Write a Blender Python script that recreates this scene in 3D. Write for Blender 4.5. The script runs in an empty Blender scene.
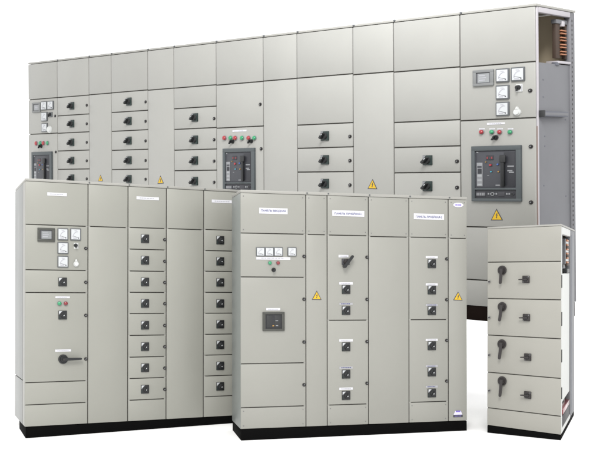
import bpy, bmesh, math, random
from mathutils import Vector, Matrix

random.seed(7)
scene = bpy.context.scene
COL = scene.collection

# Measured layout of the four switchboards.  Every board is described in its own
# local frame, in metres: x along its front, y into its depth, z up.
# O is the foot of the front left corner, X Y Z the local axes in the world,
# W H D its size, hp the plinth height, k the slight fall of the top line,
# cols the column seams, rows the horizontal seams of every column,
# fx the fittings (kind, x, z, size).
BOARDS = {
 'rear': dict(
   O=[-4.6395, 15.4156, 1.1215],
   X=[0.719, -0.695, -0.0325],
   Y=[0.7306, 0.6828, 0.0959],
   Z=[-0.0064, 0.0, 1.0],
   W=9.624,
   H=3.7114,
   D=0.7282,
   hp=0.1742,
   k=-0.0171,
   cols=[-0.0375, 0.8922, 1.8306, 2.4426, 3.3686, 3.9792, 4.8888, 5.8003, 6.3957, 7.2947, 7.8864, 8.7569, 9.6237],
   rows=[[3.1056, 2.5138], [3.1044, 2.7985, 2.509, 2.2128, 1.9067], [3.1073], [3.109, 2.7959, 2.4969, 2.1946, 1.8891], [3.1036], [3.1021, 2.7908, 2.4794, 2.1665, 1.8579], [3.0951, 2.4686], [3.0985], [3.0998, 2.4576, 2.1398, 1.8152], [3.0853], [3.0765, 2.4332, 2.1139, 1.792], [3.069, 2.4175, 1.1301, 0.4911]],
   fx=[
    ('switchA', 1.3328, 2.9497, {'w': 0.1901, 'h': 0.1317}),
    ('switchA', 1.3294, 2.655, {'w': 0.1901, 'h': 0.1318}),
    ('switchA', 1.3259, 2.3486, {'w': 0.1902, 'h': 0.1318}),
    ('switchA', 1.3224, 2.0487, {'w': 0.1902, 'h': 0.1318}),
    ('switchA', 1.319, 1.7587, {'w': 0.1903, 'h': 0.1318}),
    ('lock', 1.7775, 2.9412, {}),
    ('lock', 1.7742, 2.6407, {}),
    ('lock', 1.7708, 2.3385, {}),
    ('lock', 1.7675, 2.0395, {}),
    ('lock', 1.7642, 1.7469, {}),
    ('switchA', 2.8965, 2.9498, {'w': 0.1779, 'h': 0.1331}),
    ('lock', 3.3238, 2.9271, {}),
    ('switchA', 2.8933, 2.646, {'w': 0.1779, 'h': 0.1331}),
    ('lock', 3.3208, 2.6277, {}),
    ('switchA', 2.8901, 2.3389, {'w': 0.178, 'h': 0.1332}),
    ('lock', 3.3177, 2.3252, {}),
    ('switchA', 2.887, 2.0318, {'w': 0.178, 'h': 0.1332}),
    ('lock', 3.3147, 2.0226, {}),
    ('switchA', 2.8839, 1.7388, {'w': 0.1781, 'h': 0.1332}),
    ('lock', 3.3118, 1.7338, {}),
    ('switchA', 4.4328, 2.6422, {'w': 0.1593, 'h': 0.1334}),
    ('switchA', 4.4297, 2.3131, {'w': 0.1593, 'h': 0.1334}),
    ('switchA', 4.4269, 2.0047, {'w': 0.1594, 'h': 0.1335}),
    ('switchA', 4.424, 1.7021, {'w': 0.1594, 'h': 0.1335}),
    ('lock', 4.8529, 2.611, {}),
    ('lock', 4.8501, 2.3033, {}),
    ('lock', 4.8473, 1.991, {}),
    ('lock', 4.8445, 1.6831, {}),
    ('switchA', 6.8444, 2.2966, {'w': 0.1527, 'h': 0.1341}),
    ('switchA', 6.842, 1.9775, {'w': 0.1527, 'h': 0.1341}),
    ('switchA', 6.8396, 1.6596, {'w': 0.1528, 'h': 0.1341}),
    ('lock', 7.2511, 2.2784, {}),
    ('lock', 7.2488, 1.96, {}),
    ('lock', 7.2464, 1.6389, {}),
    ('switchA', 8.3285, 1.9466, {'w': 0.1285, 'h': 0.1309}),
    ('switchA', 8.3263, 1.6248, {'w': 0.1285, 'h': 0.131}),
    ('lock', 8.7195, 1.9261, {}),
    ('lock', 8.7175, 1.6061, {}),
    ('lock', 5.7513, 2.7764, {}),
    ('lock', 5.7627, 2.1501, {}),
    ('lock', 9.5735, 2.7341, {}),
    ('lock', 9.5762, 2.0834, {}),
    ('lock', 9.5745, 1.4339, {}),
    ('lock', 0.8321, 2.8011, {}),
    ('lock', 0.8467, 2.1988, {}),
    ('triangle', 2.1444, 1.7581, {'w': 0.1317, 'h': 0.1028}),
    ('triangle', 3.665, 1.7261, {'w': 0.1452, 'h': 0.122}),
    ('triangle', 7.5802, 1.6513, {'w': 0.1398, 'h': 0.1269}),
    ('triangle', 9.1875, 1.2848, {'w': 0.1384, 'h': 0.1381}),
    ('display', 0.2468, 2.9644, {'w': 0.2663, 'h': 0.1666}),
    ('meter', 0.4941, 2.9852, {'w': 0.1896, 'h': 0.1486}),
    ('meter', 0.6995, 2.9854, {'w': 0.1892, 'h': 0.1443}),
    ('meter', 0.4999, 2.8001, {'w': 0.1863, 'h': 0.1536}),
    ('meter', 0.5057, 2.6159, {'w': 0.183, 'h': 0.1468}),
    ('keyswitch', 0.6882, 2.828, {'w': 0.1262, 'h': 0.0839}),
    ('socket', 0.6632, 2.5886, {'w': 0.1392, 'h': 0.1008}),
    ('lamp', 0.2277, 2.3562, {'w': 0.079, 'h': 0.0476, 'c': 'red'}),
    ('lamp', 0.3619, 2.3554, {'w': 0.0781, 'h': 0.0475, 'c': 'green'}),
    ('lamp', 0.4655, 2.3548, {'w': 0.0773, 'h': 0.0473, 'c': 'red'}),
    ('lamp', 0.5937, 2.3541, {'w': 0.0764, 'h': 0.0471, 'c': 'green'}),
    ('selector', 0.3905, 2.305, {'w': 0.1103, 'h': 0.0677}),
    ('breaker', 0.4259, 1.8863, {'w': 0.6436, 'h': 0.6464}),
    ('lamp', 5.0631, 2.322, {'w': 0.0721, 'h': 0.0579, 'c': 'red'}),
    ('lamp', 5.1844, 2.3186, {'w': 0.0711, 'h': 0.0576, 'c': 'green'}),
    ('lamp', 5.2767, 2.316, {'w': 0.0703, 'h': 0.0574, 'c': 'red'}),
    ('lamp', 5.4084, 2.3122, {'w': 0.0692, 'h': 0.0571, 'c': 'green'}),
    ('lamp', 5.5343, 2.3086, {'w': 0.0682, 'h': 0.0568, 'c': 'red'}),
    ('lamp', 5.6434, 2.3054, {'w': 0.0673, 'h': 0.0565, 'c': 'green'}),
    ('selector', 5.2214, 2.2658, {'w': 0.0786, 'h': 0.0633}),
    ('selector', 5.5811, 2.2619, {'w': 0.0753, 'h': 0.0623}),
    ('strip', 5.3514, 2.4154, {'w': 0.2709, 'h': 0.0229}),
    ('breaker', 5.3504, 1.8475, {'w': 0.6079, 'h': 0.6408}),
    ('display', 9.0467, 2.9204, {'w': 0.2416, 'h': 0.1931}),
    ('meter', 9.2699, 2.9336, {'w': 0.1503, 'h': 0.1622}),
    ('meter', 9.443, 2.9351, {'w': 0.1508, 'h': 0.1641}),
    ('meter', 9.2687, 2.734, {'w': 0.1504, 'h': 0.1682}),
    ('meter', 9.2675, 2.5363, {'w': 0.1504, 'h': 0.1658}),
    ('keyswitch', 9.4476, 2.7729, {'w': 0.0731, 'h': 0.0891, 'plate': 1}),
    ('socket', 9.4315, 2.4982, {'w': 0.0888, 'h': 0.1115}),
    ('lamp', 9.0208, 2.2729, {'w': 0.0544, 'h': 0.0553, 'c': 'red'}),
    ('strip', 9.021, 2.3102, {'w': 0.0651, 'h': 0.0156}),
    ('lamp', 9.1415, 2.2685, {'w': 0.0534, 'h': 0.0549, 'c': 'green'}),
    ('strip', 9.1418, 2.3054, {'w': 0.0639, 'h': 0.0155}),
    ('lamp', 9.2315, 2.2651, {'w': 0.0527, 'h': 0.0546, 'c': 'red'}),
    ('strip', 9.2317, 2.3019, {'w': 0.063, 'h': 0.0154}),
    ('lamp', 9.3507, 2.2606, {'w': 0.0517, 'h': 0.0542, 'c': 'green'}),
    ('strip', 9.3509, 2.2972, {'w': 0.0619, 'h': 0.0153}),
    ('selector', 9.184, 2.2014, {'w': 0.0577, 'h': 0.0655}),
    ('strip', 9.185, 2.3668, {'w': 0.2077, 'h': 0.0238}),
    ('breaker', 9.1934, 1.7727, {'w': 0.5684, 'h': 0.6615, 'big': 1}),
   ]),
 'left': dict(
   O=[-2.2299, 7.263, 0.0],
   X=[0.9191, 0.3939, -0.0139],
   Y=[-0.3935, 0.9193, -0.0332],
   Z=[0.0018, 0.0, 1.0],
   W=1.7533,
   H=2.1006,
   D=0.7853,
   hp=0.0908,
   k=-0.0025,
   cols=[-0.0017, 0.4979, 0.8311, 1.1621, 1.4948, 1.8398],
   rows=[[1.7283, 1.3619, 1.1778, 0.4489, 0.2689], [1.7292], [1.7322, 1.5489, 1.3639, 1.1832, 1.0032, 0.8182, 0.634, 0.4532, 0.2699], [1.7334], [1.7374, 1.5531, 1.3714, 1.1863, 1.0028, 0.8177, 0.6351, 0.4525, 0.2709]],
   fx=[
    ('strip', 0.2477, 1.9815, {'w': 0.1562, 'h': 0.0262}),
    ('strip', 0.9988, 1.9849, {'w': 0.1932, 'h': 0.0256}),
    ('strip', 1.6596, 1.9894, {'w': 0.1844, 'h': 0.0265}),
    ('display', 0.161, 1.6477, {'w': 0.1374, 'h': 0.1116}),
    ('meter', 0.2934, 1.6564, {'w': 0.0857, 'h': 0.0984}),
    ('meter', 0.3961, 1.6584, {'w': 0.0858, 'h': 0.0998}),
    ('meter', 0.2944, 1.5436, {'w': 0.0873, 'h': 0.096}),
    ('meter', 0.2946, 1.4312, {'w': 0.0873, 'h': 0.096}),
    ('keyswitch', 0.3978, 1.5648, {'w': 0.0373, 'h': 0.0495}),
    ('socket', 0.4005, 1.4196, {'w': 0.0486, 'h': 0.066}),
    ('lock', 0.48, 1.5454, {}),
    ('lock', 0.4805, 1.2644, {}),
    ('lock', 0.481, 0.9908, {}),
    ('lock', 0.4816, 0.6293, {}),
    ('switch', 0.2929, 1.2659, {'w': 0.0721, 'h': 0.0763}),
    ('switch', 0.2933, 0.9935, {'w': 0.0721, 'h': 0.0763}),
    ('strip', 0.2931, 1.1395, {'w': 0.1161, 'h': 0.0148}),
    ('lamp', 0.2668, 1.0895, {'w': 0.0367, 'h': 0.0377, 'c': 'green'}),
    ('lamp', 0.3172, 1.0895, {'w': 0.0353, 'h': 0.0361, 'c': 'red'}),
    ('strip', 0.2978, 0.7029, {'w': 0.1282, 'h': 0.0181}),
    ('leverR', 0.2979, 0.6324, {'w': 0.1418, 'h': 0.0788}),
    ('switch', 0.9753, 1.6405, {'w': 0.0723, 'h': 0.0767}),
    ('switch', 0.9757, 1.4556, {'w': 0.0723, 'h': 0.0767}),
    ('switch', 0.976, 1.2734, {'w': 0.0723, 'h': 0.0767}),
    ('switch', 0.9763, 1.0894, {'w': 0.0723, 'h': 0.0767}),
    ('switch', 0.9766, 0.9028, {'w': 0.0723, 'h': 0.0767}),
    ('switch', 0.977, 0.7214, {'w': 0.0723, 'h': 0.0767}),
    ('switch', 0.9773, 0.5416, {'w': 0.0723, 'h': 0.0767}),
    ('switch', 0.9776, 0.3584, {'w': 0.0723, 'h': 0.0767}),
    ('lock', 1.1463, 1.637, {}),
    ('lock', 1.1466, 1.4513, {}),
    ('lock', 1.147, 1.269, {}),
    ('lock', 1.1473, 1.0868, {}),
    ('lock', 1.1476, 0.9002, {}),
    ('lock', 1.1479, 0.7171, {}),
    ('lock', 1.1483, 0.5339, {}),
    ('lock', 1.1486, 0.3516, {}),
    ('switch', 1.6446, 1.6462, {'w': 0.0755, 'h': 0.0777}),
    ('lock', 1.8201, 1.6469, {}),
    ('switch', 1.6449, 1.4609, {'w': 0.0755, 'h': 0.0777}),
    ('lock', 1.8204, 1.4598, {}),
    ('switch', 1.6452, 1.2755, {'w': 0.0755, 'h': 0.0777}),
    ('lock', 1.8208, 1.2728, {}),
    ('switch', 1.6456, 1.0893, {'w': 0.0755, 'h': 0.0777}),
    ('lock', 1.8211, 1.0848, {}),
    ('switch', 1.6459, 0.9065, {'w': 0.0755, 'h': 0.0777}),
    ('lock', 1.8215, 0.9004, {}),
    ('switch', 1.6462, 0.7247, {'w': 0.0755, 'h': 0.0777}),
    ('lock', 1.8218, 0.7169, {}),
    ('switch', 1.6466, 0.5402, {'w': 0.0755, 'h': 0.0777}),
    ('lock', 1.8221, 0.5307, {}),
    ('switch', 1.6469, 0.3592, {'w': 0.0755, 'h': 0.0777}),
    ('lock', 1.8225, 0.348, {}),
   ]),
 'centre': dict(
   O=[-0.4824, 7.1691, -0.0],
   X=[0.974, 0.2267, -0.0032],
   Y=[-0.2185, 0.9758, -0.0187],
   Z=[-0.001, 0.0, 1.0],
   W=1.9308,
   H=2.0,
   D=0.476,
   hp=0.0902,
   k=-0.005,
   cols=[-0.0008, 0.533, 0.7114, 1.0628, 1.415, 1.7649, 1.9318],
   rows=[[1.6546, 1.3048, 0.6115, 0.2617], [1.6534], [1.652, 0.9544, 0.261], [1.647], [1.6477, 0.9553, 0.2621], [1.6447]],
   fx=[
    ('title', 0.2654, 1.8364, {'w': 0.2334, 'h': 0.0467, 'text': 'ПАНЕЛЬ ВВОДНАЯ'}),
    ('title', 0.8907, 1.8322, {'w': 0.2724, 'h': 0.0477, 'text': 'ПАНЕЛЬ ЛИНЕЙНАЯ-1'}),
    ('title', 1.5915, 1.8231, {'w': 0.2683, 'h': 0.0489, 'text': 'ПАНЕЛЬ ЛИНЕЙНАЯ-2'}),
    ('meter', 0.159, 1.5068, {'w': 0.0716, 'h': 0.0721}),
    ('meter', 0.2316, 1.5078, {'w': 0.0719, 'h': 0.0723}),
    ('meter', 0.3049, 1.5088, {'w': 0.0731, 'h': 0.0725}),
    ('meter', 0.4169, 1.5104, {'w': 0.0736, 'h': 0.0728}),
    ('strip', 0.265, 1.456, {'w': 0.2784, 'h': 0.0225}),
    ('lamp', 0.2356, 1.4187, {'w': 0.0327, 'h': 0.0321, 'c': 'green'}),
    ('lamp', 0.3019, 1.4194, {'w': 0.0328, 'h': 0.0322, 'c': 'red'}),
    ('selector', 0.2666, 1.3627, {'w': 0.0344, 'h': 0.037}),
    ('lock', 0.5176, 1.4745, {}),
    ('lock', 0.5172, 1.1271, {}),
    ('lock', 0.5169, 0.7797, {}),
    ('lock', 0.5165, 0.4331, {}),
    ('triangle', 0.6233, 1.1597, {'w': 0.0804, 'h': 0.0725}),
    ('triangle', 1.8505, 1.1546, {'w': 0.0839, 'h': 0.0732}),
    ('window', 0.2649, 0.9485, {'w': 0.1793, 'h': 0.1512}),
    ('strip', 0.263, 1.0466, {'w': 0.1146, 'h': 0.0193}),
    ('leverD', 0.8792, 1.4347, {'w': 0.0732, 'h': 0.1069}),
    ('strip', 0.8495, 1.4804, {'w': 0.0849, 'h': 0.0214}),
    ('lock', 1.0494, 1.4747, {}),
    ('lock', 1.0491, 1.1256, {}),
    ('lock', 1.0487, 0.7773, {}),
    ('lock', 1.0484, 0.4323, {}),
    ('switch', 0.8705, 1.2077, {'w': 0.0748, 'h': 0.0765}),
    ('strip', 0.8706, 1.2571, {'w': 0.1148, 'h': 0.0197, 'faint': 0}),
    ('switch', 0.8703, 1.0335, {'w': 0.0748, 'h': 0.0765}),
    ('strip', 0.8704, 1.0894, {'w': 0.1148, 'h': 0.0197, 'faint': 1}),
    ('switch', 0.87, 0.7359, {'w': 0.0748, 'h': 0.0764}),
    ('strip', 0.8701, 0.7893, {'w': 0.1148, 'h': 0.0197, 'faint': 0}),
    ('switch', 0.8698, 0.5123, {'w': 0.0748, 'h': 0.0764}),
    ('strip', 0.8699, 0.5649, {'w': 0.1148, 'h': 0.0197, 'faint': 1}),
    ('switch', 0.8696, 0.3372, {'w': 0.0748, 'h': 0.0764}),
    ('strip', 0.8697, 0.3923, {'w': 0.1148, 'h': 0.0197, 'faint': 0}),
    ('switch', 1.616, 1.427, {'w': 0.0765, 'h': 0.0777}),
    ('strip', 1.6161, 1.4819, {'w': 0.1068, 'h': 0.0186, 'faint': 0}),
    ('switch', 1.6158, 1.2042, {'w': 0.0765, 'h': 0.0777}),
    ('strip', 1.6158, 1.2523, {'w': 0.1068, 'h': 0.0186, 'faint': 0}),
    ('switch', 1.6156, 1.0311, {'w': 0.0765, 'h': 0.0777}),
    ('strip', 1.6157, 1.0784, {'w': 0.1068, 'h': 0.0186, 'faint': 1}),
    ('switch', 1.6153, 0.7357, {'w': 0.0765, 'h': 0.0777}),
    ('strip', 1.6154, 0.7847, {'w': 0.1068, 'h': 0.0186, 'faint': 0}),
    ('switch', 1.6151, 0.5129, {'w': 0.0765, 'h': 0.0777}),
    ('strip', 1.6151, 0.5635, {'w': 0.1067, 'h': 0.0186, 'faint': 1}),
    ('switch', 1.6149, 0.3373, {'w': 0.0765, 'h': 0.0776}),
    ('strip', 1.615, 0.3896, {'w': 0.1067, 'h': 0.0186, 'faint': 1}),
    ('lock', 1.7492, 1.4691, {}),
    ('lock', 1.7488, 1.1231, {}),
    ('lock', 1.7484, 0.7788, {}),
    ('lock', 1.7481, 0.4337, {}),
    ('oval', 1.854, 1.9292, {'w': 0.0902, 'h': 0.0375}),
    ('logo', 1.8494, 0.1556, {'w': 0.0848, 'h': 0.0613}),
   ]),
 'right': dict(
   O=[1.5485, 7.5119, 0.0],
   X=[0.844, -0.5363, -0.0346],
   Y=[0.364, 0.9314, 0.0002],
   Z=[0.0011, 0.0, 1.0],
   W=0.6141,
   H=1.7157,
   D=1.3024,
   hp=0.0623,
   k=0.0315,
   cols=[0.0015, 0.6189],
   rows=[[1.4223, 1.1209, 0.8156, 0.5054, 0.209]],
   fx=[
    ('leverV', 0.1299, 1.3553, {'w': 0.0798, 'h': 0.0774, 'dx': -0.011, 'dz': -0.1137}),
    ('switchD', 0.328, 1.2809, {'w': 0.0667, 'h': 0.0613}),
    ('leverV', 0.1303, 1.0556, {'w': 0.0798, 'h': 0.0774, 'dx': -0.017, 'dz': -0.1209}),
    ('switchD', 0.3316, 0.9729, {'w': 0.0667, 'h': 0.0613}),
    ('leverV', 0.1281, 0.7483, {'w': 0.0798, 'h': 0.0774, 'dx': -0.0162, 'dz': -0.1255}),
    ('switchD', 0.3428, 0.6551, {'w': 0.0666, 'h': 0.0612}),
    ('leverV', 0.131, 0.4446, {'w': 0.0798, 'h': 0.0774, 'dx': -0.0136, 'dz': -0.129}),
    ('switchD', 0.3432, 0.3506, {'w': 0.0666, 'h': 0.0612}),
    ('latch', 0.0063, 1.26, {}),
    ('latch', 0.0066, 0.9623, {}),
    ('latch', 0.0069, 0.6512, {}),
    ('latch', 0.0073, 0.3543, {}),
   ]),
}
FOCAL = 900/603
HORIZON = 265/466
CAM_H = 1.3994
WORLD = 1.4
KEY = 2600.
TOP = 140.

# ------------------------------------------------------------------ materials
def mat(name, col, rough=.5, metal=0., spec=.5, var=0., scale=6., bump=0., bscale=400., coat=0., streak=0.):
    m = bpy.data.materials.new(name); m.use_nodes = True
    nt = m.node_tree; b = nt.nodes['Principled BSDF']
    c = (col, col, col) if isinstance(col, (int, float)) else col
    b.inputs['Base Color'].default_value = (*c, 1)
    b.inputs['Roughness'].default_value = rough
    b.inputs['Metallic'].default_value = metal
    b.inputs['Specular IOR Level'].default_value = spec
    if coat:
        b.inputs['Coat Weight'].default_value = coat
        b.inputs['Coat Roughness'].default_value = .08
    tc = nt.nodes.new('ShaderNodeTexCoord')
    if var:
        geo = nt.nodes.new('ShaderNodeNewGeometry')
        n = nt.nodes.new('ShaderNodeTexNoise'); n.inputs['Scale'].default_value = scale
        n.inputs['Detail'].default_value = 6; n.inputs['Roughness'].default_value = .62
        nt.links.new(geo.outputs['Position'], n.inputs['Vector'])
        oi = nt.nodes.new('ShaderNodeObjectInfo')
        ad = nt.nodes.new('ShaderNodeMath'); ad.operation = 'MULTIPLY_ADD'
        ad.inputs[1].default_value = .45; nt.links.new(oi.outputs['Random'], ad.inputs[0])
        nt.links.new(n.outputs['Fac'], ad.inputs[2])
        mr = nt.nodes.new('ShaderNodeMapRange')
        mr.inputs['From Min'].default_value = .3; mr.inputs['From Max'].default_value = 1.15
        mr.inputs['To Min'].default_value = 1 - var; mr.inputs['To Max'].default_value = 1 + var
        nt.links.new(ad.outputs[0], mr.inputs['Value'])
        vm = nt.nodes.new('ShaderNodeVectorMath'); vm.operation = 'SCALE'
        vm.inputs[0].default_value = c
        nt.links.new(mr.outputs[0], vm.inputs['Scale'])
        nt.links.new(vm.outputs[0], b.inputs['Base Color'])
        rr = nt.nodes.new('ShaderNodeMapRange')
        rr.inputs['From Min'].default_value = .3; rr.inputs['From Max'].default_value = .7
        rr.inputs['To Min'].default_value = rough - .05; rr.inputs['To Max'].default_value = rough + .07
        nt.links.new(n.outputs['Fac'], rr.inputs['Value']); nt.links.new(rr.outputs[0], b.inputs['Roughness'])
    if bump:
        geo2 = nt.nodes.new('ShaderNodeNewGeometry')
        n2 = nt.nodes.new('ShaderNodeTexNoise'); n2.inputs['Scale'].default_value = bscale
        n2.inputs['Detail'].default_value = 2
        n3 = nt.nodes.new('ShaderNodeTexNoise'); n3.inputs['Scale'].default_value = 2.2
        n3.inputs['Detail'].default_value = 1
        nt.links.new(geo2.outputs['Position'], n2.inputs['Vector']); nt.links.new(geo2.outputs['Position'], n3.inputs['Vector'])
        bp = nt.nodes.new('ShaderNodeBump'); bp.inputs['Strength'].default_value = bump
        bp.inputs['Distance'].default_value = .001
        bq = nt.nodes.new('ShaderNodeBump'); bq.inputs['Strength'].default_value = .25
        bq.inputs['Distance'].default_value = .02
        nt.links.new(n2.outputs['Fac'], bp.inputs['Height']); nt.links.new(n3.outputs['Fac'], bq.inputs['Height'])
        nt.links.new(bq.outputs[0], bp.inputs['Normal']); nt.links.new(bp.outputs[0], b.inputs['Normal'])
    return m

def paint(name, c, rough=.42): return mat(name, c, rough, 0, .45, .05, 1.7, .08, 120.)

M = dict(
    paint_rear=paint('pale grey enamel', (.278, .277, .259), .34),
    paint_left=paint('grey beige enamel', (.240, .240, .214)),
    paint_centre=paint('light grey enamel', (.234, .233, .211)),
    paint_right=paint('grey white enamel', (.250, .245, .220)),
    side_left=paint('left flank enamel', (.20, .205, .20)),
    side_centre_shade=paint('shaded centre flank enamel', (.19, .205, .196)),  # centre enamel made darker, the flank's shade is put into the colour
    cap=paint('cover enamel', (.265, .262, .242)),
    seam_shade=mat('dark seam backing', (.11, .105, .095), .8, 0, .2),  # dark sheet behind the doors, coloured for the shade in the seams
    plinth=mat('black plinth enamel', (.0035, .0035, .0035), .7, 0, .02, .2, 4.),
    plinth_brown=mat('worn black plinth enamel', (.008, .005, .004), .7, 0, .04, .3, 4.),
    zinc=mat('galvanised steel', (.138, .140, .150), .5, .25, .5, .16, 2.6, .05, 90.),  # bare zinc, colour darkened and mottled for shade on the rear board's end
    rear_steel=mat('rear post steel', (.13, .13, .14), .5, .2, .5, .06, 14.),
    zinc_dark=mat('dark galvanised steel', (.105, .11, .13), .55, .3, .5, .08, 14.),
    post=mat('pale post steel', (.36, .345, .365), .45, .1, .5, .05, 9.),
    inner=mat('inner plate', (.50, .43, .32), .6, 0, .3, .06, 5.),
    white=mat('white plastic', (.48, .49, .48), .45, 0, .5, .02, 20.),
    sheet=mat('white sheet steel', (.50, .51, .495), .5, 0, .4, .03, 8.),
    face=mat('dial white', (.44, .455, .465), .35, 0, .5),
    label=mat('label white', (.52, .52, .55), .4, 0, .4),
    label_faint=mat('clear label film', (.29, .29, .30), .3, 0, .5),
    ink=mat('dark ink', (.05, .05, .06), .6, 0, .3),
    ink_grey=mat('grey ink', (.33, .33, .36), .6, 0, .3),
    ink_blue=mat('blue ink', (.035, .042, .15), .6, 0, .3),
    violet=mat('violet ink', (.16, .12, .42), .5, 0, .3),
    lilac=mat('lilac label', (.56, .54, .72), .4, 0, .4),
    black=mat('black plastic', (.011, .012, .013), .38, 0, .4),
    black_soft=mat('matt black plastic', (.02, .021, .022), .55, 0, .4),
    teal=mat('dark green black plastic', (.013, .024, .022), .4, 0, .4),
    grey_plastic=mat('slate plastic', (.038, .038, .044), .5, 0, .4),
    charcoal=mat('charcoal plastic', (.021, .018, .018), .5, 0, .4),
    mid=mat('mid grey plastic', (.20, .205, .215), .5, 0, .4),
    mid_light=mat('pale grey plastic', (.27, .28, .29), .5, 0, .4),
    frame=mat('meter frame', (.075, .08, .085), .45, 0, .5),
    display_frame=mat('grey display frame', (.155, .16, .16), .5, 0, .4),
    display_dark=mat('dark display frame', (.045, .046, .04), .5, 0, .4),
    screen=mat('display glass', (.21, .22, .225), .2, 0, .5, .12, 9.),
    screen_dark=mat('dark display glass', (.07, .072, .08), .2, 0, .5),
    br_frame=mat('breaker frame', (.058, .068, .072), .5, 0, .4),
    br_panel=mat('breaker panel', (.046, .048, .056), .48, 0, .4, .05, 9.),
    br_dark=mat('breaker inset', (.024, .025, .03), .5, 0, .4),
    red=mat('red lens', (.27, .012, .02), .25, 0, .5, coat=.5),
    dark_red=mat('dark red lens', (.17, .008, .014), .25, 0, .5, coat=.5),
    green=mat('green lens', (.012, .22, .09), .25, 0, .5, coat=.5),
    blue=mat('blue key', (.05, .10, .28), .4, 0, .5),
    cyan=mat('cyan key', (.06, .26, .34), .4, 0, .5),
    amber=mat('amber key', (.30, .17, .04), .4, 0, .5),
    yellow=mat('warning yellow', (.52, .33, .012), .4, 0, .4),
    copper=mat('copper bar', (.40, .185, .105), .42, .7, .5, .1, 20.),
    brown=mat('busbar insulator', (.045, .03, .022), .6, 0, .3),
    screw=mat('screw steel', (.16, .16, .16), .4, .6, .5),
    steel=mat('lock steel', (.28, .28, .28), .35, .7, .5),
    rust=mat('primer edge', (.23, .18, .165), .6, 0, .3),
    floor=mat('white studio floor', (.985, .985, .985), .7, 0, .2),
)

# ------------------------------------------------------------------ mesh tools
class MB:
    """collects shapes in the board's local frame and links them as one mesh object"""
    def __init__(s, *mats):
        s.v = []; s.f = []; s.m = []; s.mats = list(mats)
    def mi(s, m):
        if m not in s.mats: s.mats.append(m)
        return s.mats.index(m)
    def add(s, vs, fs, m):
        o = len(s.v); s.v += [tuple(v) for v in vs]; i = s.mi(m)
        for f in fs: s.f.append([a + o for a in f]); s.m.append(i)
    def box(s, x0, x1, y0, y1, z0, z1, m, bev=0., seg=2):
        if bev <= 0:
            vs = [(x, y, z) for x in (x0, x1) for y in (y0, y1) for z in (z0, z1)]
            s.add(vs, [(0, 1, 3, 2), (4, 6, 7, 5), (0, 4, 5, 1), (2, 3, 7, 6), (0, 2, 6, 4), (1, 5, 7, 3)], m); return
        bm = bmesh.new(); bmesh.ops.create_cube(bm, size=1)
        for v in bm.verts:
            v.co = Vector(((x0 + x1) / 2 + v.co.x * (x1 - x0), (y0 + y1) / 2 + v.co.y * (y1 - y0), (z0 + z1) / 2 + v.co.z * (z1 - z0)))
        bmesh.ops.bevel(bm, geom=bm.edges[:], offset=bev, segments=seg, profile=.5, affect='EDGES')
        s.add([v.co[:] for v in bm.verts], [[v.index for v in f.verts] for f in bm.faces], m); bm.free()
    def cyl(s, x, z, y0, y1, r, m, n=20, r1=None, cap=True):
        """round bar along the depth, from y0 (back) to y1 (front)"""
        r1 = r if r1 is None else r1
        vs = []
        for y, q in ((y0, r), (y1, r1)):
            vs += [(x + q * math.cos(2 * math.pi * i / n), y, z + q * math.sin(2 * math.pi * i / n)) for i in range(n)]
        fs = [(i, i + n, (i + 1) % n + n, (i + 1) % n) for i in range(n)]
        fs += [list(range(n)), list(range(2 * n - 1, n - 1, -1))]
        s.add(vs, fs, m)
    def dome(s, x, z, y0, d, r, m, n=18):
        k = 5; vs = []; fs = []
        for j in range(k):
            a = j / k * math.pi / 2
            vs += [(x + r * math.cos(a) * math.cos(2 * math.pi * i / n), y0 - d * math.sin(a), z + r * math.cos(a) * math.sin(2 * math.pi * i / n)) for i in range(n)]
        vs.append((x, y0 - d, z))
        for j in range(k - 1):
            fs += [(j * n + i, (j + 1) * n + i, (j + 1) * n + (i + 1) % n, j * n + (i + 1) % n) for i in range(n)]
        fs += [((k - 1) * n + i, k * n, (k - 1) * n + (i + 1) % n) for i in range(n)]
        fs.append(list(range(n)))
        s.add(vs, fs, m)
    def prism(s, pts, y0, y1, m):
        """flat outline in the front plane given a thickness"""
        n = len(pts)
        vs = [(x, y0, z) for x, z in pts] + [(x, y1, z) for x, z in pts]
        s.add(vs, [list(range(n)), list(range(2 * n - 1, n - 1, -1))] + [(i, (i + 1) % n, (i + 1) % n + n, i + n) for i in range(n)], m)
    def bar(s, xa, za, xb, zb, wa, wb, y0, y1, m):
        d = Vector((xb - xa, zb - za)).normalized(); n = Vector((-d.y, d.x))
        p = [(xa + n.x * wa / 2, za + n.y * wa / 2), (xa - n.x * wa / 2, za - n.y * wa / 2)]
        e = Vector((xb, zb))
        for t in (-90, -45, 0, 45, 90):
            q = Matrix.Rotation(math.radians(t), 2) @ d * (wb / 2)
            p.append((e.x + q.x, e.y + q.y))
        s.prism(p, y0, y1, m)
    def text(s, body, x, z, h, y, m, width=None, shear=0.):
        c = bpy.data.curves.new('lettering', 'FONT'); c.body = body; c.size = 1; c.align_x = 'CENTER'; c.align_y = 'CENTER'
        c.shear = shear; c.resolution_u = 2; c.offset = .022
        o = bpy.data.objects.new('lettering', c); COL.objects.link(o)
        dg = bpy.context.evaluated_depsgraph_get()
        me = bpy.data.meshes.new_from_object(o.evaluated_get(dg))
        vs = [v.co.copy() for v in me.vertices]; fs = [list(p.vertices) for p in me.polygons]
        bpy.data.objects.remove(o); bpy.data.curves.remove(c); bpy.data.meshes.remove(me)
        if not vs: return
        xs = [v.x for v in vs]; ys = [v.y for v in vs]
        cx, cy = (min(xs) + max(xs)) / 2, (min(ys) + max(ys)) / 2
        k = h / (max(ys) - min(ys)); kx = k if width is None else width / (max(xs) - min(xs))
        s.add([(x + (v.x - cx) * kx, y, z + (v.y - cy) * k) for v in vs], fs, m)

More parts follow.
